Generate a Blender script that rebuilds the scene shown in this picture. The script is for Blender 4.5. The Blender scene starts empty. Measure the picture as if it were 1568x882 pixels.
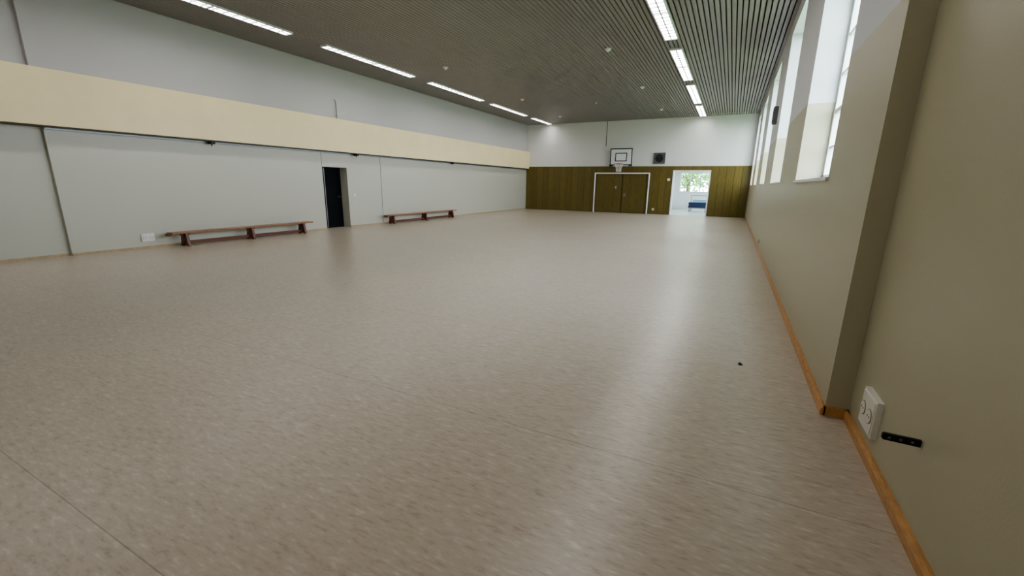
import bpy, bmesh, math, random
from mathutils import Matrix, Vector
random.seed(4)
SC=bpy.context.scene; COL=SC.collection
XL,XR,XN,D,H=-11.45,.74,.87,24.67,4.93
YB=-2.6; YP=3.32; YPL=3.53; HW=H+.13

# ---------------- materials ----------------
def srgb(r,g,b):
    f=lambda c:(c/255/12.92) if c/255<=.04045 else ((c/255+.055)/1.055)**2.4
    return (f(r),f(g),f(b),1)
def mat(name,col,rough=.5,metal=0,noise=0,nscale=8,bump=0,bscale=60,spec=.5,stretch=(1,1,1)):
    m=bpy.data.materials.new(name);m.use_nodes=True;nt=m.node_tree
    b=nt.nodes['Principled BSDF']
    b.inputs['Base Color'].default_value=col;b.inputs['Roughness'].default_value=rough
    b.inputs['Metallic'].default_value=metal;b.inputs['Specular IOR Level'].default_value=spec
    tc=nt.nodes.new('ShaderNodeTexCoord');mp=nt.nodes.new('ShaderNodeMapping');mp.inputs['Scale'].default_value=stretch
    nt.links.new(tc.outputs['Object'],mp.inputs[0])
    if noise>0:
        n=nt.nodes.new('ShaderNodeTexNoise');n.inputs['Scale'].default_value=nscale;n.inputs['Detail'].default_value=5
        nt.links.new(mp.outputs[0],n.inputs['Vector'])
        r=nt.nodes.new('ShaderNodeValToRGB')
        r.color_ramp.elements[0].position=.3;r.color_ramp.elements[1].position=.7
        r.color_ramp.elements[0].color=tuple(c*(1-noise) for c in col[:3])+(1,)
        r.color_ramp.elements[1].color=tuple(min(1,c*(1+noise)) for c in col[:3])+(1,)
        nt.links.new(n.outputs[0],r.inputs[0]);nt.links.new(r.outputs[0],b.inputs['Base Color'])
    if bump>0:
        n2=nt.nodes.new('ShaderNodeTexNoise');n2.inputs['Scale'].default_value=bscale;n2.inputs['Detail'].default_value=3
        nt.links.new(mp.outputs[0],n2.inputs['Vector'])
        bu=nt.nodes.new('ShaderNodeBump');bu.inputs['Strength'].default_value=bump;bu.inputs['Distance'].default_value=.01
        nt.links.new(n2.outputs[0],bu.inputs['Height']);nt.links.new(bu.outputs[0],b.inputs['Normal'])
    return m
def emit(name,col,s):
    m=bpy.data.materials.new(name);m.use_nodes=True;nt=m.node_tree
    b=nt.nodes['Principled BSDF'];b.inputs['Base Color'].default_value=(.8,.8,.8,1)
    b.inputs['Emission Color'].default_value=col;b.inputs['Emission Strength'].default_value=s
    return m
def two_tone(name,low,high,z,rough_low,rough_high):
    m=mat(name,low,rough_low,bump=.08,bscale=90);nt=m.node_tree;b=nt.nodes['Principled BSDF']
    g=nt.nodes.new('ShaderNodeNewGeometry');s=nt.nodes.new('ShaderNodeSeparateXYZ');nt.links.new(g.outputs['Position'],s.inputs[0])
    c=nt.nodes.new('ShaderNodeMath');c.operation='GREATER_THAN';c.inputs[1].default_value=z;nt.links.new(s.outputs['Z'],c.inputs[0])
    mx=nt.nodes.new('ShaderNodeMix');mx.data_type='RGBA';mx.inputs[6].default_value=low;mx.inputs[7].default_value=high
    nt.links.new(c.outputs[0],mx.inputs[0]);nt.links.new(mx.outputs[2],b.inputs['Base Color'])
    mr=nt.nodes.new('ShaderNodeMapRange');mr.inputs[3].default_value=rough_low;mr.inputs[4].default_value=rough_high
    nt.links.new(c.outputs[0],mr.inputs[0]);nt.links.new(mr.outputs[0],b.inputs['Roughness'])
    return m
M_right=two_tone('paint_right',srgb(184,178,152),srgb(216,217,219),2.56,.38,.7)
M_leftwall=two_tone('paint_left_wall',srgb(190,189,175),srgb(190,188,187),2.5,.42,.7)
M_upper=mat('plaster_white',srgb(224,222,218),.75,noise=.02,nscale=3,bump=.08,bscale=150)
M_far=two_tone('paint_far_wall',srgb(214,212,208),srgb(220,219,216),2.5,.6,.7)
M_band=mat('band_cream',srgb(240,225,182),.6,noise=.03,nscale=2,bump=.1,bscale=140)
M_slat=mat('slat_metal',srgb(139,133,129),.40,metal=.2,noise=.03,nscale=2)
M_dark=mat('dark_void',srgb(24,23,22),.9)
M_black=mat('black_metal',srgb(22,22,24),.45,metal=.3)
M_groove=mat('groove_dark',srgb(92,88,74),.8)
M_base=mat('baseboard_wood',srgb(192,146,92),.38,noise=.18,nscale=14,stretch=(4,1,4))
M_base2=mat('baseboard_left_wood',srgb(176,156,122),.45,noise=.12,nscale=14)
M_green=mat('olive_veneer',srgb(106,92,40),.42,noise=.14,nscale=5,stretch=(5,5,.7))
M_green2=mat('olive_veneer_door',srgb(100,87,38),.42,noise=.14,nscale=5,stretch=(5,5,.7))
M_white=mat('white_paint',srgb(232,233,234),.4)
M_plastic=mat('white_plastic',srgb(228,227,218),.35)
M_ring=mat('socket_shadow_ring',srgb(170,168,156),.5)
M_grey=mat('grey_metal',srgb(120,122,124),.4,metal=.6)
M_bench=mat('bench_wood',srgb(150,104,72),.32,noise=.25,nscale=9,stretch=(6,1,6))
M_benchd=mat('bench_leg_wood',srgb(104,60,40),.4,noise=.25,nscale=12,stretch=(4,4,1))
M_orange=mat('rim_orange',srgb(200,90,60),.4)
M_net=mat('net_white',srgb(228,226,222),.8)
M_blue=mat('mat_blue',srgb(26,46,78),.5)
M_lblue=mat('light_blue_cover',srgb(150,185,205),.5)
M_navy=mat('door_navy',srgb(14,15,19),.7,spec=.15)
M_leaf=mat('foliage',srgb(96,140,62),.6,noise=.4,nscale=2)
M_bark=mat('bark',srgb(90,74,58),.9)
M_grass=mat('grass',srgb(110,140,80),.9,noise=.2,nscale=3)
M_lamp=emit('tube_light',(1,.97,.95,1),9.5)
M_glass=bpy.data.materials.new('window_glass');M_glass.use_nodes=True
nt=M_glass.node_tree;nt.nodes.clear()
o=nt.nodes.new('ShaderNodeOutputMaterial');mx=nt.nodes.new('ShaderNodeMixShader');t=nt.nodes.new('ShaderNodeBsdfTransparent');gl=nt.nodes.new('ShaderNodeBsdfGlossy')
gl.inputs['Roughness'].default_value=.03;t.inputs[0].default_value=(.96,.96,.97,1);mx.inputs[0].default_value=.06
nt.links.new(t.outputs[0],mx.inputs[1]);nt.links.new(gl.outputs[0],mx.inputs[2]);nt.links.new(mx.outputs[0],o.inputs[0])

# linoleum floor
M_floor=bpy.data.materials.new('linoleum');M_floor.use_nodes=True;nt=M_floor.node_tree;b=nt.nodes['Principled BSDF']
L=nt.links.new;N=nt.nodes.new
tc=N('ShaderNodeTexCoord')
mp=N('ShaderNodeMapping');mp.inputs['Scale'].default_value=(14,48,1);mp.inputs['Location'].default_value=(3.3,7.1,.37);L(tc.outputs['Object'],mp.inputs[0])
n1=N('ShaderNodeTexNoise');n1.inputs['Scale'].default_value=1;n1.inputs['Detail'].default_value=4;n1.inputs['Roughness'].default_value=.6;n1.inputs['Distortion'].default_value=0;L(mp.outputs[0],n1.inputs['Vector'])
r1=N('ShaderNodeValToRGB');e=r1.color_ramp.elements
e[0].position=.28;e[0].color=srgb(168,154,136);e[1].position=.76;e[1].color=srgb(212,203,190)
x=e.new(.44);x.color=srgb(188,175,158);x=e.new(.58);x.color=srgb(193,181,165)
L(n1.outputs[0],r1.inputs[0])
n2=N('ShaderNodeTexNoise');n2.inputs['Scale'].default_value=.35;n2.inputs['Detail'].default_value=3;L(tc.outputs['Object'],n2.inputs['Vector'])
mr=N('ShaderNodeMapRange');mr.inputs[1].default_value=.3;mr.inputs[2].default_value=.7;mr.inputs[3].default_value=.96;mr.inputs[4].default_value=1.04;L(n2.outputs[0],mr.inputs[0])
mul=N('ShaderNodeMix');mul.data_type='RGBA';mul.blend_type='MULTIPLY';mul.inputs[0].default_value=1;L(r1.outputs[0],mul.inputs[6]);L(mr.outputs[0],mul.inputs[7])
sp=N('ShaderNodeSeparateXYZ');L(tc.outputs['Object'],sp.inputs[0])
a=N('ShaderNodeMath');a.operation='SUBTRACT';a.inputs[1].default_value=.6;L(sp.outputs['Y'],a.inputs[0])
pp=N('ShaderNodeMath');pp.operation='PINGPONG';pp.inputs[1].default_value=.8;L(a.outputs[0],pp.inputs[0])
lt=N('ShaderNodeMath');lt.operation='LESS_THAN';lt.inputs[1].default_value=.003;L(pp.outputs[0],lt.inputs[0])
ls=N('ShaderNodeMath');ls.operation='MULTIPLY';ls.inputs[1].default_value=.4;L(lt.outputs[0],ls.inputs[0])
m3=N('ShaderNodeMix');m3.data_type='RGBA';L(ls.outputs[0],m3.inputs[0]);L(mul.outputs[2],m3.inputs[6]);m3.inputs[7].default_value=srgb(96,78,62);L(m3.outputs[2],b.inputs['Base Color'])
n3=N('ShaderNodeTexNoise');n3.inputs['Scale'].default_value=1.3;n3.inputs['Detail'].default_value=4;L(tc.outputs['Object'],n3.inputs['Vector'])
rr=N('ShaderNodeMapRange');rr.inputs[3].default_value=.28;rr.inputs[4].default_value=.33;L(n3.outputs[0],rr.inputs[0]);L(rr.outputs[0],b.inputs['Roughness'])
bu=N('ShaderNodeBump');bu.inputs['Strength'].default_value=.05;bu.inputs['Distance'].default_value=.01
n4=N('ShaderNodeTexNoise');n4.inputs['Scale'].default_value=70;n4.inputs['Detail'].default_value=2;L(tc.outputs['Object'],n4.inputs['Vector'])
L(n4.outputs[0],bu.inputs['Height']);L(bu.outputs[0],b.inputs['Normal'])
b.inputs['Specular IOR Level'].default_value=.6

# ---------------- mesh builder ----------------
class MB:
    def __init__(s): s.v=[];s.f=[];s.m=[];s.mats=[]
    def mi(s,m):
        if m not in s.mats:s.mats.append(m)
        return s.mats.index(m)
    def add(s,vs,fs,m):
        o=len(s.v);s.v+=[tuple(v) for v in vs];k=s.mi(m)
        for f in fs:s.f.append([i+o for i in f]);s.m.append(k)
    def box(s,x0,x1,y0,y1,z0,z1,m):
        s.add([(x0,y0,z0),(x1,y0,z0),(x1,y1,z0),(x0,y1,z0),(x0,y0,z1),(x1,y0,z1),(x1,y1,z1),(x0,y1,z1)],
              [(0,3,2,1),(4,5,6,7),(0,1,5,4),(1,2,6,5),(2,3,7,6),(3,0,4,7)],m)
    def prism(s,pts,axis,a,b_,m):
        n=len(pts)
        def P(p,t):
            return (t,p[0],p[1]) if axis==0 else ((p[0],t,p[1]) if axis==1 else (p[0],p[1],t))
        vs=[P(p,a) for p in pts]+[P(p,b_) for p in pts]
        s.add(vs,[tuple(range(n-1,-1,-1)),tuple(range(n,2*n))]+[(i,(i+1)%n,n+(i+1)%n,n+i) for i in range(n)],m)
    def tube(s,p,q,r,m,n=12,r2=None):
        p=Vector(p);q=Vector(q);r2=r if r2 is None else r2
        d=(q-p).normalized();a=d.orthogonal().normalized();c=d.cross(a)
        vs=[p+(a*math.cos(t)+c*math.sin(t))*r for t in [2*math.pi*i/n for i in range(n)]]+[q+(a*math.cos(t)+c*math.sin(t))*r2 for t in [2*math.pi*i/n for i in range(n)]]
        s.add(vs,[tuple(range(n-1,-1,-1)),tuple(range(n,2*n))]+[(i,(i+1)%n,n+(i+1)%n,n+i) for i in range(n)],m)
    def torus(s,c,R,r,m,n=28,k=8):
        vs=[];fs=[]
        for i in range(n):
            t=2*math.pi*i/n
            for j in range(k):
                u=2*math.pi*j/k;rr_=R+r*math.cos(u)
                vs.append((c[0]+rr_*math.cos(t),c[1]+rr_*math.sin(t),c[2]+r*math.sin(u)))
        for i in range(n):
            for j in range(k):
                fs.append((i*k+j,((i+1)%n)*k+j,((i+1)%n)*k+(j+1)%k,i*k+(j+1)%k))
        s.add(vs,fs,m)
    def obj(s,name,bevel=0,loc=None):
        me=bpy.data.meshes.new(name)
        vs=s.v
        if loc: vs=[(v[0]-loc[0],v[1]-loc[1],v[2]-loc[2]) for v in vs]
        me.from_pydata(vs,[],s.f)
        for m in s.mats: me.materials.append(m)
        for p,k in zip(me.polygons,s.m): p.material_index=k
        bm=bmesh.new();bm.from_mesh(me);bmesh.ops.recalc_face_normals(bm,faces=bm.faces);bm.to_mesh(me);bm.free()
        me.update();ob=bpy.data.objects.new(name,me);COL.objects.link(ob)
        if loc: ob.location=loc
        if bevel:
            mo=ob.modifiers.new('b','BEVEL');mo.width=bevel;mo.segments=2;mo.limit_method='ANGLE'
        return ob

# ---------------- shell ----------------
DR=(-2.86,-1.12,2.27)   # far doorway
m=MB();m.box(-12.4,1.5,YB-.3,D+.25,-.12,0,M_floor);m.obj('floor')
# left wall
DL=(9.6,10.57,1.94);XLN=XL-.085
m=MB()
m.box(XL-.45,XLN,YB,YPL,0,HW,M_leftwall)
m.box(XL-.45,XL,YPL,DL[0],0,HW,M_leftwall)
m.box(XL-.45,XL,DL[0],DL[1],DL[2],HW,M_leftwall)
m.box(XL-.45,XL,DL[1],D+.25,0,HW,M_leftwall)
m.box(XL,XL+.003,DL[0]-.006,DL[0]+.006,DL[2],2.42,M_groove)
m.box(XL,XL+.003,12.12,12.135,0.04,2.42,M_groove)
m.obj('wall_left')
# far wall
m=MB()
m.box(XL-.45,DR[0],D,D+.25,0,HW,M_far);m.box(DR[1],1.5,D,D+.25,0,HW,M_far);m.box(DR[0],DR[1],D,D+.25,DR[2],HW,M_far)
m.obj('wall_far')
m=MB();m.box(XL-.45,1.5,YB-.25,YB,0,HW,M_upper);m.obj('wall_back')
# right wall with windows
ZS,ZT=1.57,4.62;XO=1.24;XG=1.03
WIN=[(4.71,6.99),(9.16,11.44),(13.61,15.89),(18.06,20.34),(22.3,24.3)]
m=MB()
m.box(XN,XO,YB,YP,0,HW,M_right)
m.box(XR,XO,YP,D,0,ZS,M_right);m.box(XR,XO,YP,D,ZT,HW,M_right)
ys=[YP]+[v for w in WIN for v in w]+[D]
for i in range(0,len(ys),2): m.box(XR,XO,ys[i],ys[i+1],ZS,ZT,M_right)
m.obj('wall_right')
# windows
for i,(a,b_) in enumerate(WIN):
    m=MB();fw=.07
    m.box(XG,XG+.07,a,a+fw,ZS+.03,ZT,M_white);m.box(XG,XG+.07,b_-fw,b_,ZS+.03,ZT,M_white)
    m.box(XG,XG+.07,a,b_,ZS+.03,ZS+.03+fw,M_white);m.box(XG,XG+.07,a,b_,ZT-fw,ZT,M_white)
    for k in (1,2):
        y=a+(b_-a)*k/3;m.box(XG+.005,XG+.065,y-.035,y+.035,ZS+.05,ZT-.02,M_white)
    for k in range(1,7):
        z=ZS+(ZT-ZS)*k/7;w=.03 if k in(2,5) else .016
        m.box(XG+.01,XG+.06,a+.02,b_-.02,z-w,z+w,M_white)
    m.box(XG+.03,XG+.038,a+.03,b_-.03,ZS+.06,ZT-.03,M_glass)
    m.box(XR-.025,XG+.03,a-.02,b_+.02,ZS,ZS+.03,M_white)   # sill board
    m.obj('window_%d'%(i+1),bevel=.004)
    lp=bpy.data.lights.new('window_portal','AREA');lp.shape='RECTANGLE';lp.size=ZT-ZS;lp.size_y=b_-a;lp.cycles.is_portal=True
    lo=bpy.data.objects.new('skylight_portal',lp);COL.objects.link(lo);lo.location=(XO+.03,(a+b_)/2,(ZS+ZT)/2);lo.rotation_euler=(0,math.pi/2,0)

# ceiling slats lengthwise
m=MB()
m.box(-12,1.4,YB-.1,D+.25,H+.12,H+.3,M_dark)
x=XL-.08;P=.1
while x<XN:
    w=.08
    m.prism([(x,H+.012),(x+.006,H),(x+w-.006,H),(x+w,H+.012),(x+w,H+.03),(x,H+.03)],1,YB,D,M_slat)
    x+=P
m.obj('ceiling')

# band on left wall
m=MB();m.box(XL+.001,-11.26,YPL,D,2.42,3.40,M_band);m.box(XLN,-11.26,YB,YPL,2.42,3.40,M_band)
m.box(XLN,-11.30,YB,D,2.395,2.42,M_groove)
m.obj('trim_band_left')
m=MB();m.box(XL+.02,XL+.05,YPL,D-.02,2.355,2.395,M_grey)
m.obj('trim_rail_left')
for y in (6.37,10.9,16.5):
    m=MB();m.box(XL+.06,XL+.20,y-.05,y+.05,2.33,2.395,M_black);m.tube((XL+.13,y,2.33),(XL+.13,y,2.29),.015,M_black);m.obj('trim_rail_bracket',bevel=.004)
m=MB();m.tube((XL+.0,10.28,3.5),(XL+.06,10.28,3.5),.012,M_grey);m.tube((XL+.06,10.28,3.4),(XL+.06,10.28,3.9),.012,M_grey);m.tube((XL+.06,10.28,3.9),(XL+.1,10.2,3.96),.01,M_grey);m.obj('wall_hook')

# baseboards
m=MB();t=.028;hb=.065
def bbx(mb,x0,x1,y0,y1,z1,mm): mb.prism([(x0,0),(x1,0),(x1,z1),(x0+.012,z1),(x0,z1-.02)],1,y0,y1,mm)
bbx(m,XN-t,XN,YB,YP,hb,M_base);bbx(m,XR-t,XR,YP-t,D-.05,hb,M_base)
m.box(XR-.01,XN,YP-t,YP,0,hb,M_base)
m.obj('baseboard_right')
m=MB()
m.box(XLN,XLN+.02,YB,YPL,0,.05,M_base2);m.box(XL,XL+.02,YPL,DL[0],0,.05,M_base2);m.box(XL,XL+.02,DL[1],D-.05,0,.05,M_base2)
m.obj('baseboard_left')

# left doorway leaf
m=MB();m.box(XL-.36,XL-.32,DL[0],DL[1],0,DL[2],M_navy)
m.box(XL-.32,XL-.31,DL[0]+.30,DL[0]+.33,.01,DL[2],M_grey)
m.tube((XL-.32,DL[1]-.1,1.0),(XL-.26,DL[1]-.1,1.0),.012,M_grey);m.tube((XL-.26,DL[1]-.1,1.0),(XL-.26,DL[1]-.22,1.0),.01,M_grey)
m.obj('door_1')
m=MB();m.box(XL,XL+.012,10.78,10.86,1.02,1.1,M_plastic);m.box(XL+.012,XL+.018,10.79,10.85,1.03,1.09,M_plastic);m.obj('light_switch')

# olive veneer panelling on far wall
GD=(-7.0,-4.22,2.13);ZG=2.5
m=MB();m.box(XL+.005,XR-.03,D-.012,D-.002,ZG-.02,ZG+.015,M_green2)
def boards(x0,x1,z0,z1,w=.36):
    n=max(1,round((x1-x0)/w));s=(x1-x0)/n
    for i in range(n):
        a=x0+i*s+.005;b_=x0+(i+1)*s-.005;d=random.uniform(0,.003)
        m.prism([(a,D-.01),(a,D-.036-d),(a+.004,D-.04-d),(b_-.004,D-.04-d),(b_,D-.036-d),(b_,D-.01)],2,z0,z1,random.choice([M_green,M_green2]))
m.box(XL+.005,GD[0],D-.012,D-.001,.005,ZG,M_dark);m.box(GD[0],GD[1],D-.012,D-.001,.005,ZG,M_dark);m.box(GD[1],DR[0]-.03,D-.012,D-.001,.005,ZG,M_dark);m.box(DR[1]+.03,XR-.03,D-.012,D-.001,.005,ZG,M_dark)
m.box(DR[0]-.03,DR[1]+.03,D-.012,D-.001,DR[2]+.03,ZG,M_dark)
boards(XL+.01,GD[0],.01,ZG);boards(GD[1],DR[0]-.05,.01,ZG);boards(DR[1]+.05,XR-.03,.01,ZG)
boards(GD[0],GD[1],GD[2]+.01,ZG,.46);boards(DR[0]-.05,DR[1]+.05,DR[2]+.05,ZG,.45)
m.box(XL+.01,XR-.03,D-.05,D-.001,ZG,ZG+.03,M_green2)
m.obj('trim_panelling_far')
# double door behind goal
m=MB();xm=-5.52
for a,b_ in ((GD[0]+.01,xm-.008),(xm+.008,GD[1]-.01)):
    n=3;s=(b_-a)/n
    m.box(a,b_,D-.03,D-.012,.02,GD[2],M_dark)
    for i in range(n): m.box(a+i*s+.003,a+(i+1)*s-.003,D-.05,D-.028,.02,GD[2],M_green2)
m.box(xm+.1,xm+.22,D-.062,D-.05,.9,1.08,M_grey);m.tube((xm-.35,D-.05,1.4),(xm-.35,D-.09,1.4),.03,M_plastic);m.box(xm-.4,xm-.3,D-.06,D-.05,1.28,1.5,M_grey)
m.box(xm-.02,xm+.02,D-.058,D-.05,.03,GD[2]-.02,M_dark)
m.obj('door_2')
# doorway frame
m=MB()
m.box(DR[0]-.045,DR[0]+.015,D-.06,D+.25,.0,DR[2]+.05,M_white);m.box(DR[1]-.015,DR[1]+.045,D-.06,D+.25,0,DR[2]+.05,M_white);m.box(DR[0]+.015,DR[1]-.015,D-.06,D+.25,DR[2]-.01,DR[2]+.05,M_white)
m.obj('trim_doorway_far')
m=MB();m.box(DR[0]-.3,DR[0]-.16,D-.052,D-.041,1.78,1.9,M_white);m.box(DR[0]-.285,DR[0]-.175,D-.055,D-.052,1.8,1.88,M_plastic);m.obj('wall_sign')

# handball goal
m=MB();gx0,gx1,gz=-7.06,-4.08,2.13;yg=D-.16
for x in (gx0,gx1): m.box(x-.03,x+.03,yg-.03,yg+.03,0,gz,M_white)
m.box(gx0-.03,gx1+.03,yg-.03,yg+.03,gz,gz+.06,M_white)
for x in (gx0,gx1):
    for z in (.5,1.7): m.box(x-.015,x+.015,yg+.03,D-.041,z-.02,z+.02,M_grey)
m.obj('handball_goal',bevel=.006)

# basketball hoop
m=MB();yb=D-.35;cx=-5.63;z0,z1=2.58,3.46;w=.6
m.box(cx-w,cx+w,yb,yb+.03,z0,z1,M_white)
def frame(a,b_,c,d,th):
    m.box(a,b_,yb-.006,yb,c,c+th,M_black);m.box(a,b_,yb-.006,yb,d-th,d,M_black);m.box(a,a+th,yb-.006,yb,c+th,d-th,M_black);m.box(b_-th,b_,yb-.006,yb,c+th,d-th,M_black)
frame(cx-w,cx+w,z0,z1,.05);frame(cx-.32,cx+.32,z0+.2,z0+.65,.045)
for sx in(-.4,.4):
    m.box(cx+sx-.02,cx+sx+.02,yb+.03,D-.002,z0+.1,z0+.14,M_grey);m.box(cx+sx-.02,cx+sx+.02,yb+.03,D-.002,z1-.2,z1-.16,M_grey)
    m.box(cx+sx-.02,cx+sx+.02,D-.03,D-.002,z0-.0,z1,M_grey)
m.box(cx-w-.02,cx-w+.16,yb-.02,yb+.05,z0-.05,z0+.02,M_blue);m.box(cx+w-.16,cx+w+.02,yb-.02,yb+.05,z0-.05,z0+.02,M_blue)
rz=z0+.06;rc=(cx,yb-.15-.225,rz)
m.torus(rc,.225,.012,M_orange);m.box(cx-.07,cx+.07,yb-.16,yb,rz-.05,rz+.01,M_orange)
m.tube((cx-.1,yb-.2,rz-.01),(cx-.03,yb,rz-.1),.01,M_orange);m.tube((cx+.1,yb-.2,rz-.01),(cx+.03,yb,rz-.1),.01,M_orange)
nn=12;rings=[(.225,0),(.19,.11),(.15,.22),(.125,.33),(.13,.42)]
for k in range(len(rings)-1):
    for i in range(nn):
        for dd in(-.5,.5):
            t0=2*math.pi*(i+.5*(k%2))/nn;t1=t0+2*math.pi*dd/nn
            a,b_=rings[k],rings[k+1]
            m.tube((rc[0]+a[0]*math.cos(t0),rc[1]+a[0]*math.sin(t0),rz-a[1]),(rc[0]+b_[0]*math.cos(t1),rc[1]+b_[0]*math.sin(t1),rz-b_[1]),.008,M_net,n=5)
m.obj('basketball_hoop')
m=MB();m.box(-6.60,-6.575,D-.02,D,3.6,H,M_groove);m.box(-6.62,-6.555,D-.03,D,3.5,3.6,M_plastic);m.obj('trim_cable_duct')
# ventilation grille
m=MB();a,b_,c,d=-3.97,-3.37,2.65,3.22
m.box(a,b_,D-.05,D,c,c+.04,M_grey);m.box(a,b_,D-.05,D,d-.04,d,M_grey);m.box(a,a+.04,D-.05,D,c+.04,d-.04,M_grey);m.box(b_-.04,b_,D-.05,D,c+.04,d-.04,M_grey)
m.box(a+.04,b_-.04,D-.02,D,c+.04,d-.04,M_grey)
m.tube(((a+b_)/2,D-.045,(c+d)/2),((a+b_)/2,D-.01,(c+d)/2),.2,M_black,n=28)
for k in range(6): m.box((a+b_)/2-.19,(a+b_)/2+.19,D-.05,D-.045,c+.13+k*.06,c+.14+k*.06,M_grey)
m.obj('ventilation_grille')

# ceiling lights
def fixture(xc,y0,y1,w):
    m=MB();z=H-.012;n=2;L_=(y1-y0)
    m.box(xc-w/2-.02,xc+w/2+.02,y0-.02,y1+.02,H+.0,H+.05,M_white)
    for s in(-1,1): m.box(xc+s*(w/2+.01)-.012,xc+s*(w/2+.01)+.012,y0-.02,y1+.02,H-.04,H,M_white)
    for y in (y0-.01,(y0+y1)/2,y1+.01): m.box(xc-w/2,xc+w/2,y-.025,y+.025,H-.04,H,M_white)
    m.box(xc-w/2,xc+w/2,y0,y1,H-.018,H-.002,M_lamp)
    k=int(L_/.2)
    for i in range(1,k):
        y=y0+L_*i/k;m.box(xc-w/2,xc+w/2,y-.006,y+.006,H-.038,H-.018,M_grey)
    m.box(xc-.012,xc+.012,y0,y1,H-.036,H-.018,M_grey)
    m.obj('ceiling_light')
for a,b_ in ((-.7,2.8),(3.8,7.3),(8.2,11.74),(12.66,16.2),(17.03,20.65),(21.3,24.35)): fixture(-1.725,a,b_,.27)  # first pair is unseen, added to brighten the near floor and wall
for a,b_ in ((-.3,3.2),(4.15,7.69),(8.70,12.22),(13.12,16.72),(17.54,21.1),(22.0,24.45)): fixture(-9.9,a,b_,.22)  # first pair added out of view to lift the foreground
# detectors
for x,y in ((-3.3,11.95),(-3.3,16.76),(-3.34,21.72),(-8.25,11.75),(-8.25,17.2),(-8.37,22.)):
    m=MB();m.tube((x,y,H),(x,y,H-.03),.085,M_plastic,n=20);m.tube((x,y,H-.03),(x,y,H-.07),.06,M_plastic,n=20,r2=.035);m.obj('smoke_detector')
m=MB();m.tube((-5.63,19.05,H),(-5.63,19.05,H-.05),.04,M_plastic,r2=.03);m.obj('ceiling_hook')

# wall sockets
def socket(x,y0,y1,z0,z1,s):
    m=MB()
    def bx(a,b_,y0,y1,z0,z1,mm): m.box(min(x+s*a,x+s*b_),max(x+s*a,x+s*b_),y0,y1,z0,z1,mm)
    bx(0,.03,y0,y1,z0,z1,M_plastic)
    bx(.03,.036,y0+.012,y1-.012,z0+.012,z1-.012,M_plastic)
    n=2
    for i in range(n):
        yc=y0+(y1-y0)*(i+.5)/n;zc=(z0+z1)/2;r=min((y1-y0)/n,z1-z0)*.36
        m.tube((x+s*.036,yc,zc),(x+s*.040,yc,zc),r,M_ring,n=24)
        m.tube((x+s*.0405,yc,zc),(x+s*.0412,yc,zc),r*.88,M_plastic,n=24)
        for dz in(-.35,.35): m.tube((x+s*.0413,yc+dz*r,zc),(x+s*.0418,yc+dz*r,zc),r*.15,M_black,n=8)
    return m.obj('wall_socket',bevel=.004)
socket(XN,2.765,3.0,.155,.375,-1)
socket(XL,4.68,4.92,.15,.32,1)
m=MB();m.box(XR-.03,XR,12.0,12.1,.17,.27,M_plastic);m.box(XR-.034,XR-.03,12.015,12.085,.185,.255,M_white);m.obj('wall_socket')
m=MB();m.box(-3.82,-3.70,D-.056,D-.041,.2,.32,M_plastic);m.box(-3.80,-3.72,D-.06,D-.056,.22,.30,mat('yellowed_plastic',srgb(210,190,110),.4));m.obj('wall_socket')
# black steel bracket arm sticking out of the near wall
m=MB()
m.prism([(.735,.410),(.741,.404),(XN,.402),(XN,.434),(.741,.436),(.735,.430)],1,2.284,2.298,M_black)
for x in(.76,.80,.84): m.tube((x,2.284,.419),(x,2.281,.419),.006,M_grey,n=10)
m.obj('steel_wall_bracket')
m=MB();m.box(XR-.09,XR,12.3,12.42,2.95,3.35,M_grey);m.box(XR-.1,XR-.09,12.32,12.4,2.98,3.32,M_black);m.obj('wall_speaker',bevel=.01)
m=MB();m.tube((.24,3.98,0),(.24,3.98,.006),.016,M_black,n=14);m.tube((.255,3.965,.006),(.235,3.99,.012),.006,M_black,n=8);m.obj('floor_plug')

# benches
def bench(y0,y1,xc):
    m=MB();zt=.33;w=.125
    m.box(xc-w,xc+w,y0,y1,zt-.035,zt,M_bench)
    m.box(xc-.025,xc+.025,y0+.25,y1-.25,.045,.115,M_benchd)
    for y in (y0+.30,(y0+y1)/2,y1-.30):
        m.prism([(xc-.15,0),(xc-.07,0),(xc-.06,.025),(xc+.06,.025),(xc+.07,0),(xc+.15,0),(xc+.15,.03),(xc+.10,zt-.035),(xc-.10,zt-.035),(xc-.15,.03)],1,y-.03,y+.03,M_benchd)
        m.prism([(y+.03,zt-.035),(y+.03,.18),(y+.13,zt-.035)],0,xc-.02,xc+.02,M_benchd)
        m.prism([(y-.03,zt-.035),(y-.13,zt-.035),(y-.03,.18)],0,xc-.02,xc+.02,M_benchd)
    m.box(xc-.06,xc+.06,y0-.06,y0+.01,zt-.075,zt-.035,M_benchd)
    m.obj('gym_bench',bevel=.004)
bench(5.1,8.78,-11.17);bench(12.0,16.4,-11.17)

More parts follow.
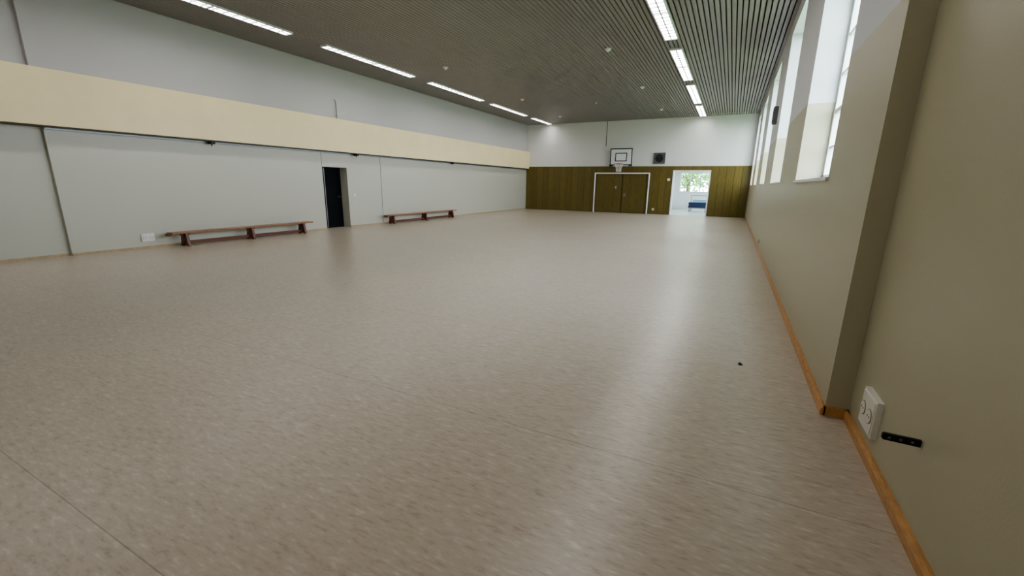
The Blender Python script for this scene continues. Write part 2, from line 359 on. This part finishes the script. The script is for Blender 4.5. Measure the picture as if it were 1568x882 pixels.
# ---------------- side room beyond doorway ----------------
RX0,RX1,RY=-5.2,1.0,31.2;RH=2.9
M_rfloor=mat('side_room_floor',srgb(200,204,206),.25,noise=.04,nscale=2)
m=MB();m.box(RX0-.3,RX1+.3,D+.25,RY+.3,-.12,0,M_rfloor);m.obj('floor_side_room')
m=MB();m.box(RX0-.3,RX1+.3,D+.25,RY+.3,RH,RH+.2,M_upper);m.obj('ceiling_side_room')
M_rw=mat('side_room_paint',srgb(236,240,238),.6)
m=MB();m.box(RX0-.3,RX0,D+.25,RY+.3,0,RH,M_rw);m.obj('wall_side_room_left')
W6=(-3.15,-1.35,1.12,2.42)
m=MB();m.box(RX0,W6[0],RY,RY+.3,0,RH,M_rw);m.box(W6[1],RX1,RY,RY+.3,0,RH,M_rw);m.box(W6[0],W6[1],RY,RY+.3,0,W6[2],M_rw);m.box(W6[0],W6[1],RY,RY+.3,W6[3],RH,M_rw);m.obj('wall_side_room_far')
m=MB();m.box(RX1,RX1+.3,D+.25,26,0,RH,M_rw);m.box(RX1,RX1+.3,30,RY+.3,0,RH,M_rw);m.box(RX1,RX1+.3,26,30,0,.9,M_rw);m.box(RX1,RX1+.3,26,30,2.5,RH,M_rw);m.obj('wall_side_room_right')
m=MB();a,b_,c,d=W6;y=RY+.12
m.box(a,b_,y,y+.06,c,c+.06,M_white);m.box(a,b_,y,y+.06,d-.06,d,M_white)
for k in range(4):
    x=a+(b_-a)*k/3;m.box(max(a,x-.035),min(b_,x+.035),y,y+.06,c+.06,d-.06,M_white)
m.box(a+.03,b_-.03,y+.02,y+.04,(c+d)/2+.2,(c+d)/2+.24,M_white);m.box(a+.03,b_-.03,y+.03,y+.036,c+.05,d-.05,M_glass)
m.box(a-.03,b_+.03,RY-.04,y,c-.03,c,M_white);m.obj('window_6')
m=MB();x=RX1+.12  # unseen side window, added to let more daylight onto the room's walls
m.box(x,x+.06,26,30,.9,.97,M_white);m.box(x,x+.06,26,30,2.43,2.5,M_white)
for k in range(5):
    yy=26+k;m.box(x,x+.06,max(26,yy-.035),min(30,yy+.035),.97,2.43,M_white)
m.box(x+.03,x+.036,26.03,29.97,.95,2.45,M_glass);m.obj('window_7')
# unseen ceiling lamp, added to brighten side room walls
m=MB();m.box(-3.4,-.9,27.4,27.7,RH-.06,RH,M_white);m.box(-3.35,-.95,27.43,27.67,RH-.075,RH-.06,M_lamp);m.obj('ceiling_light')
# trolley with mats
m=MB();tx0,tx1,ty0,ty1=-2.3,-1.25,28.5,29.9
for x in(tx0+.08,tx1-.08):
    for y in(ty0+.08,ty1-.08):
        m.tube((x-.02,y,.06),(x+.02,y,.06),.06,M_black,n=16);m.tube((x,y,.06),(x,y,.22),.02,M_grey)
m.box(tx0,tx1,ty0,ty1,.2,.26,M_grey)
for k in range(3): m.box(tx0+.02*(k%2),tx1-.015*(k%2),ty0+.03,ty1-.03,.262+k*.1,.355+k*.1,M_blue)
for x in(tx0+.04,tx1-.04): m.tube((x,ty1-.04,.26),(x,ty1-.04,.95),.018,M_grey)
m.tube((tx0+.04,ty1-.04,.95),(tx1-.04,ty1-.04,.95),.018,M_grey)
m.box(tx0+.2,tx1-.1,ty0+.3,ty1-.15,.56,.74,M_lblue)
m.obj('gym_mat_trolley',bevel=.008)

# outside
m=MB();m.box(-60,60,-60,90,-.6,-.5,M_grass);m.obj('ground_outside')
def tree(x,y,hh,R,n):
    m=MB();m.tube((x,y,-.5),(x,y,hh*.6),.22,M_bark,r2=.12)
    for i in range(6):
        t=i*1.05;m.tube((x,y,hh*.4),(x+R*.6*math.cos(t),y+R*.6*math.sin(t),hh*.75),.08,M_bark,r2=.03,n=6)
    for i in range(n):
        u=random.gauss(0,1),random.gauss(0,1),random.gauss(0,1);l=math.sqrt(sum(c*c for c in u));rad=R*random.uniform(.35,1)
        c=Vector((x+u[0]/l*rad,y+u[1]/l*rad,hh*.62+u[2]/l*rad*.8));s=random.uniform(.1,.2)
        a=Vector((random.gauss(0,1),random.gauss(0,1),random.gauss(0,1))).normalized();bb=a.orthogonal().normalized()
        m.add([c-a*s,c+bb*s*.5,c+a*s,c-bb*s*.5],[(0,1,2,3)],M_leaf)
    m.obj('tree')
tree(-3.2,38,4.4,2.3,1700);tree(-.2,43,4.6,2.5,1700)
tree(12,11,6,2.4,1200);tree(13,24,7,2.6,1200)

# ---------------- world ----------------
w=bpy.data.worlds.new('World');SC.world=w;w.use_nodes=True;nt=w.node_tree
bg=nt.nodes['Background'];bg.inputs[1].default_value=9.0
tc=nt.nodes.new('ShaderNodeTexCoord');s=nt.nodes.new('ShaderNodeSeparateXYZ');r=nt.nodes.new('ShaderNodeValToRGB')
nt.links.new(tc.outputs['Generated'],s.inputs[0]);nt.links.new(s.outputs['Z'],r.inputs[0]);nt.links.new(r.outputs[0],bg.inputs[0])
r.color_ramp.elements[0].color=(.86,.93,1,1);r.color_ramp.elements[1].color=(.64,.81,1,1)

# ---------------- camera ----------------
yaw,pitch,roll=.4636,.2395,.0144
cy,sy=math.cos(yaw),math.sin(yaw);cp,spp=math.cos(pitch),math.sin(pitch);cr,sr=math.cos(roll),math.sin(roll)
f=Vector((-sy,cy,0));r0=Vector((cy,sy,0));u=Vector((0,0,1))
f2=f*cp-u*spp;u2=u*cp+f*spp;r3=r0*cr+u2*sr;u3=u2*cr-r0*sr
cd=bpy.data.cameras.new('camera');cam=bpy.data.objects.new('camera',cd);COL.objects.link(cam);SC.camera=cam
cd.sensor_width=36;cd.lens=652.46/1568*36;cd.clip_start=.02;cd.clip_end=300
M=Matrix((( r3.x,u3.x,-f2.x,0),(r3.y,u3.y,-f2.y,0),(r3.z,u3.z,-f2.z,1.5),(0,0,0,1)));cam.matrix_world=M
SC.view_settings.view_transform='AgX';SC.view_settings.exposure=1.0
try: SC.view_settings.look='AgX - Medium High Contrast'
except Exception: pass
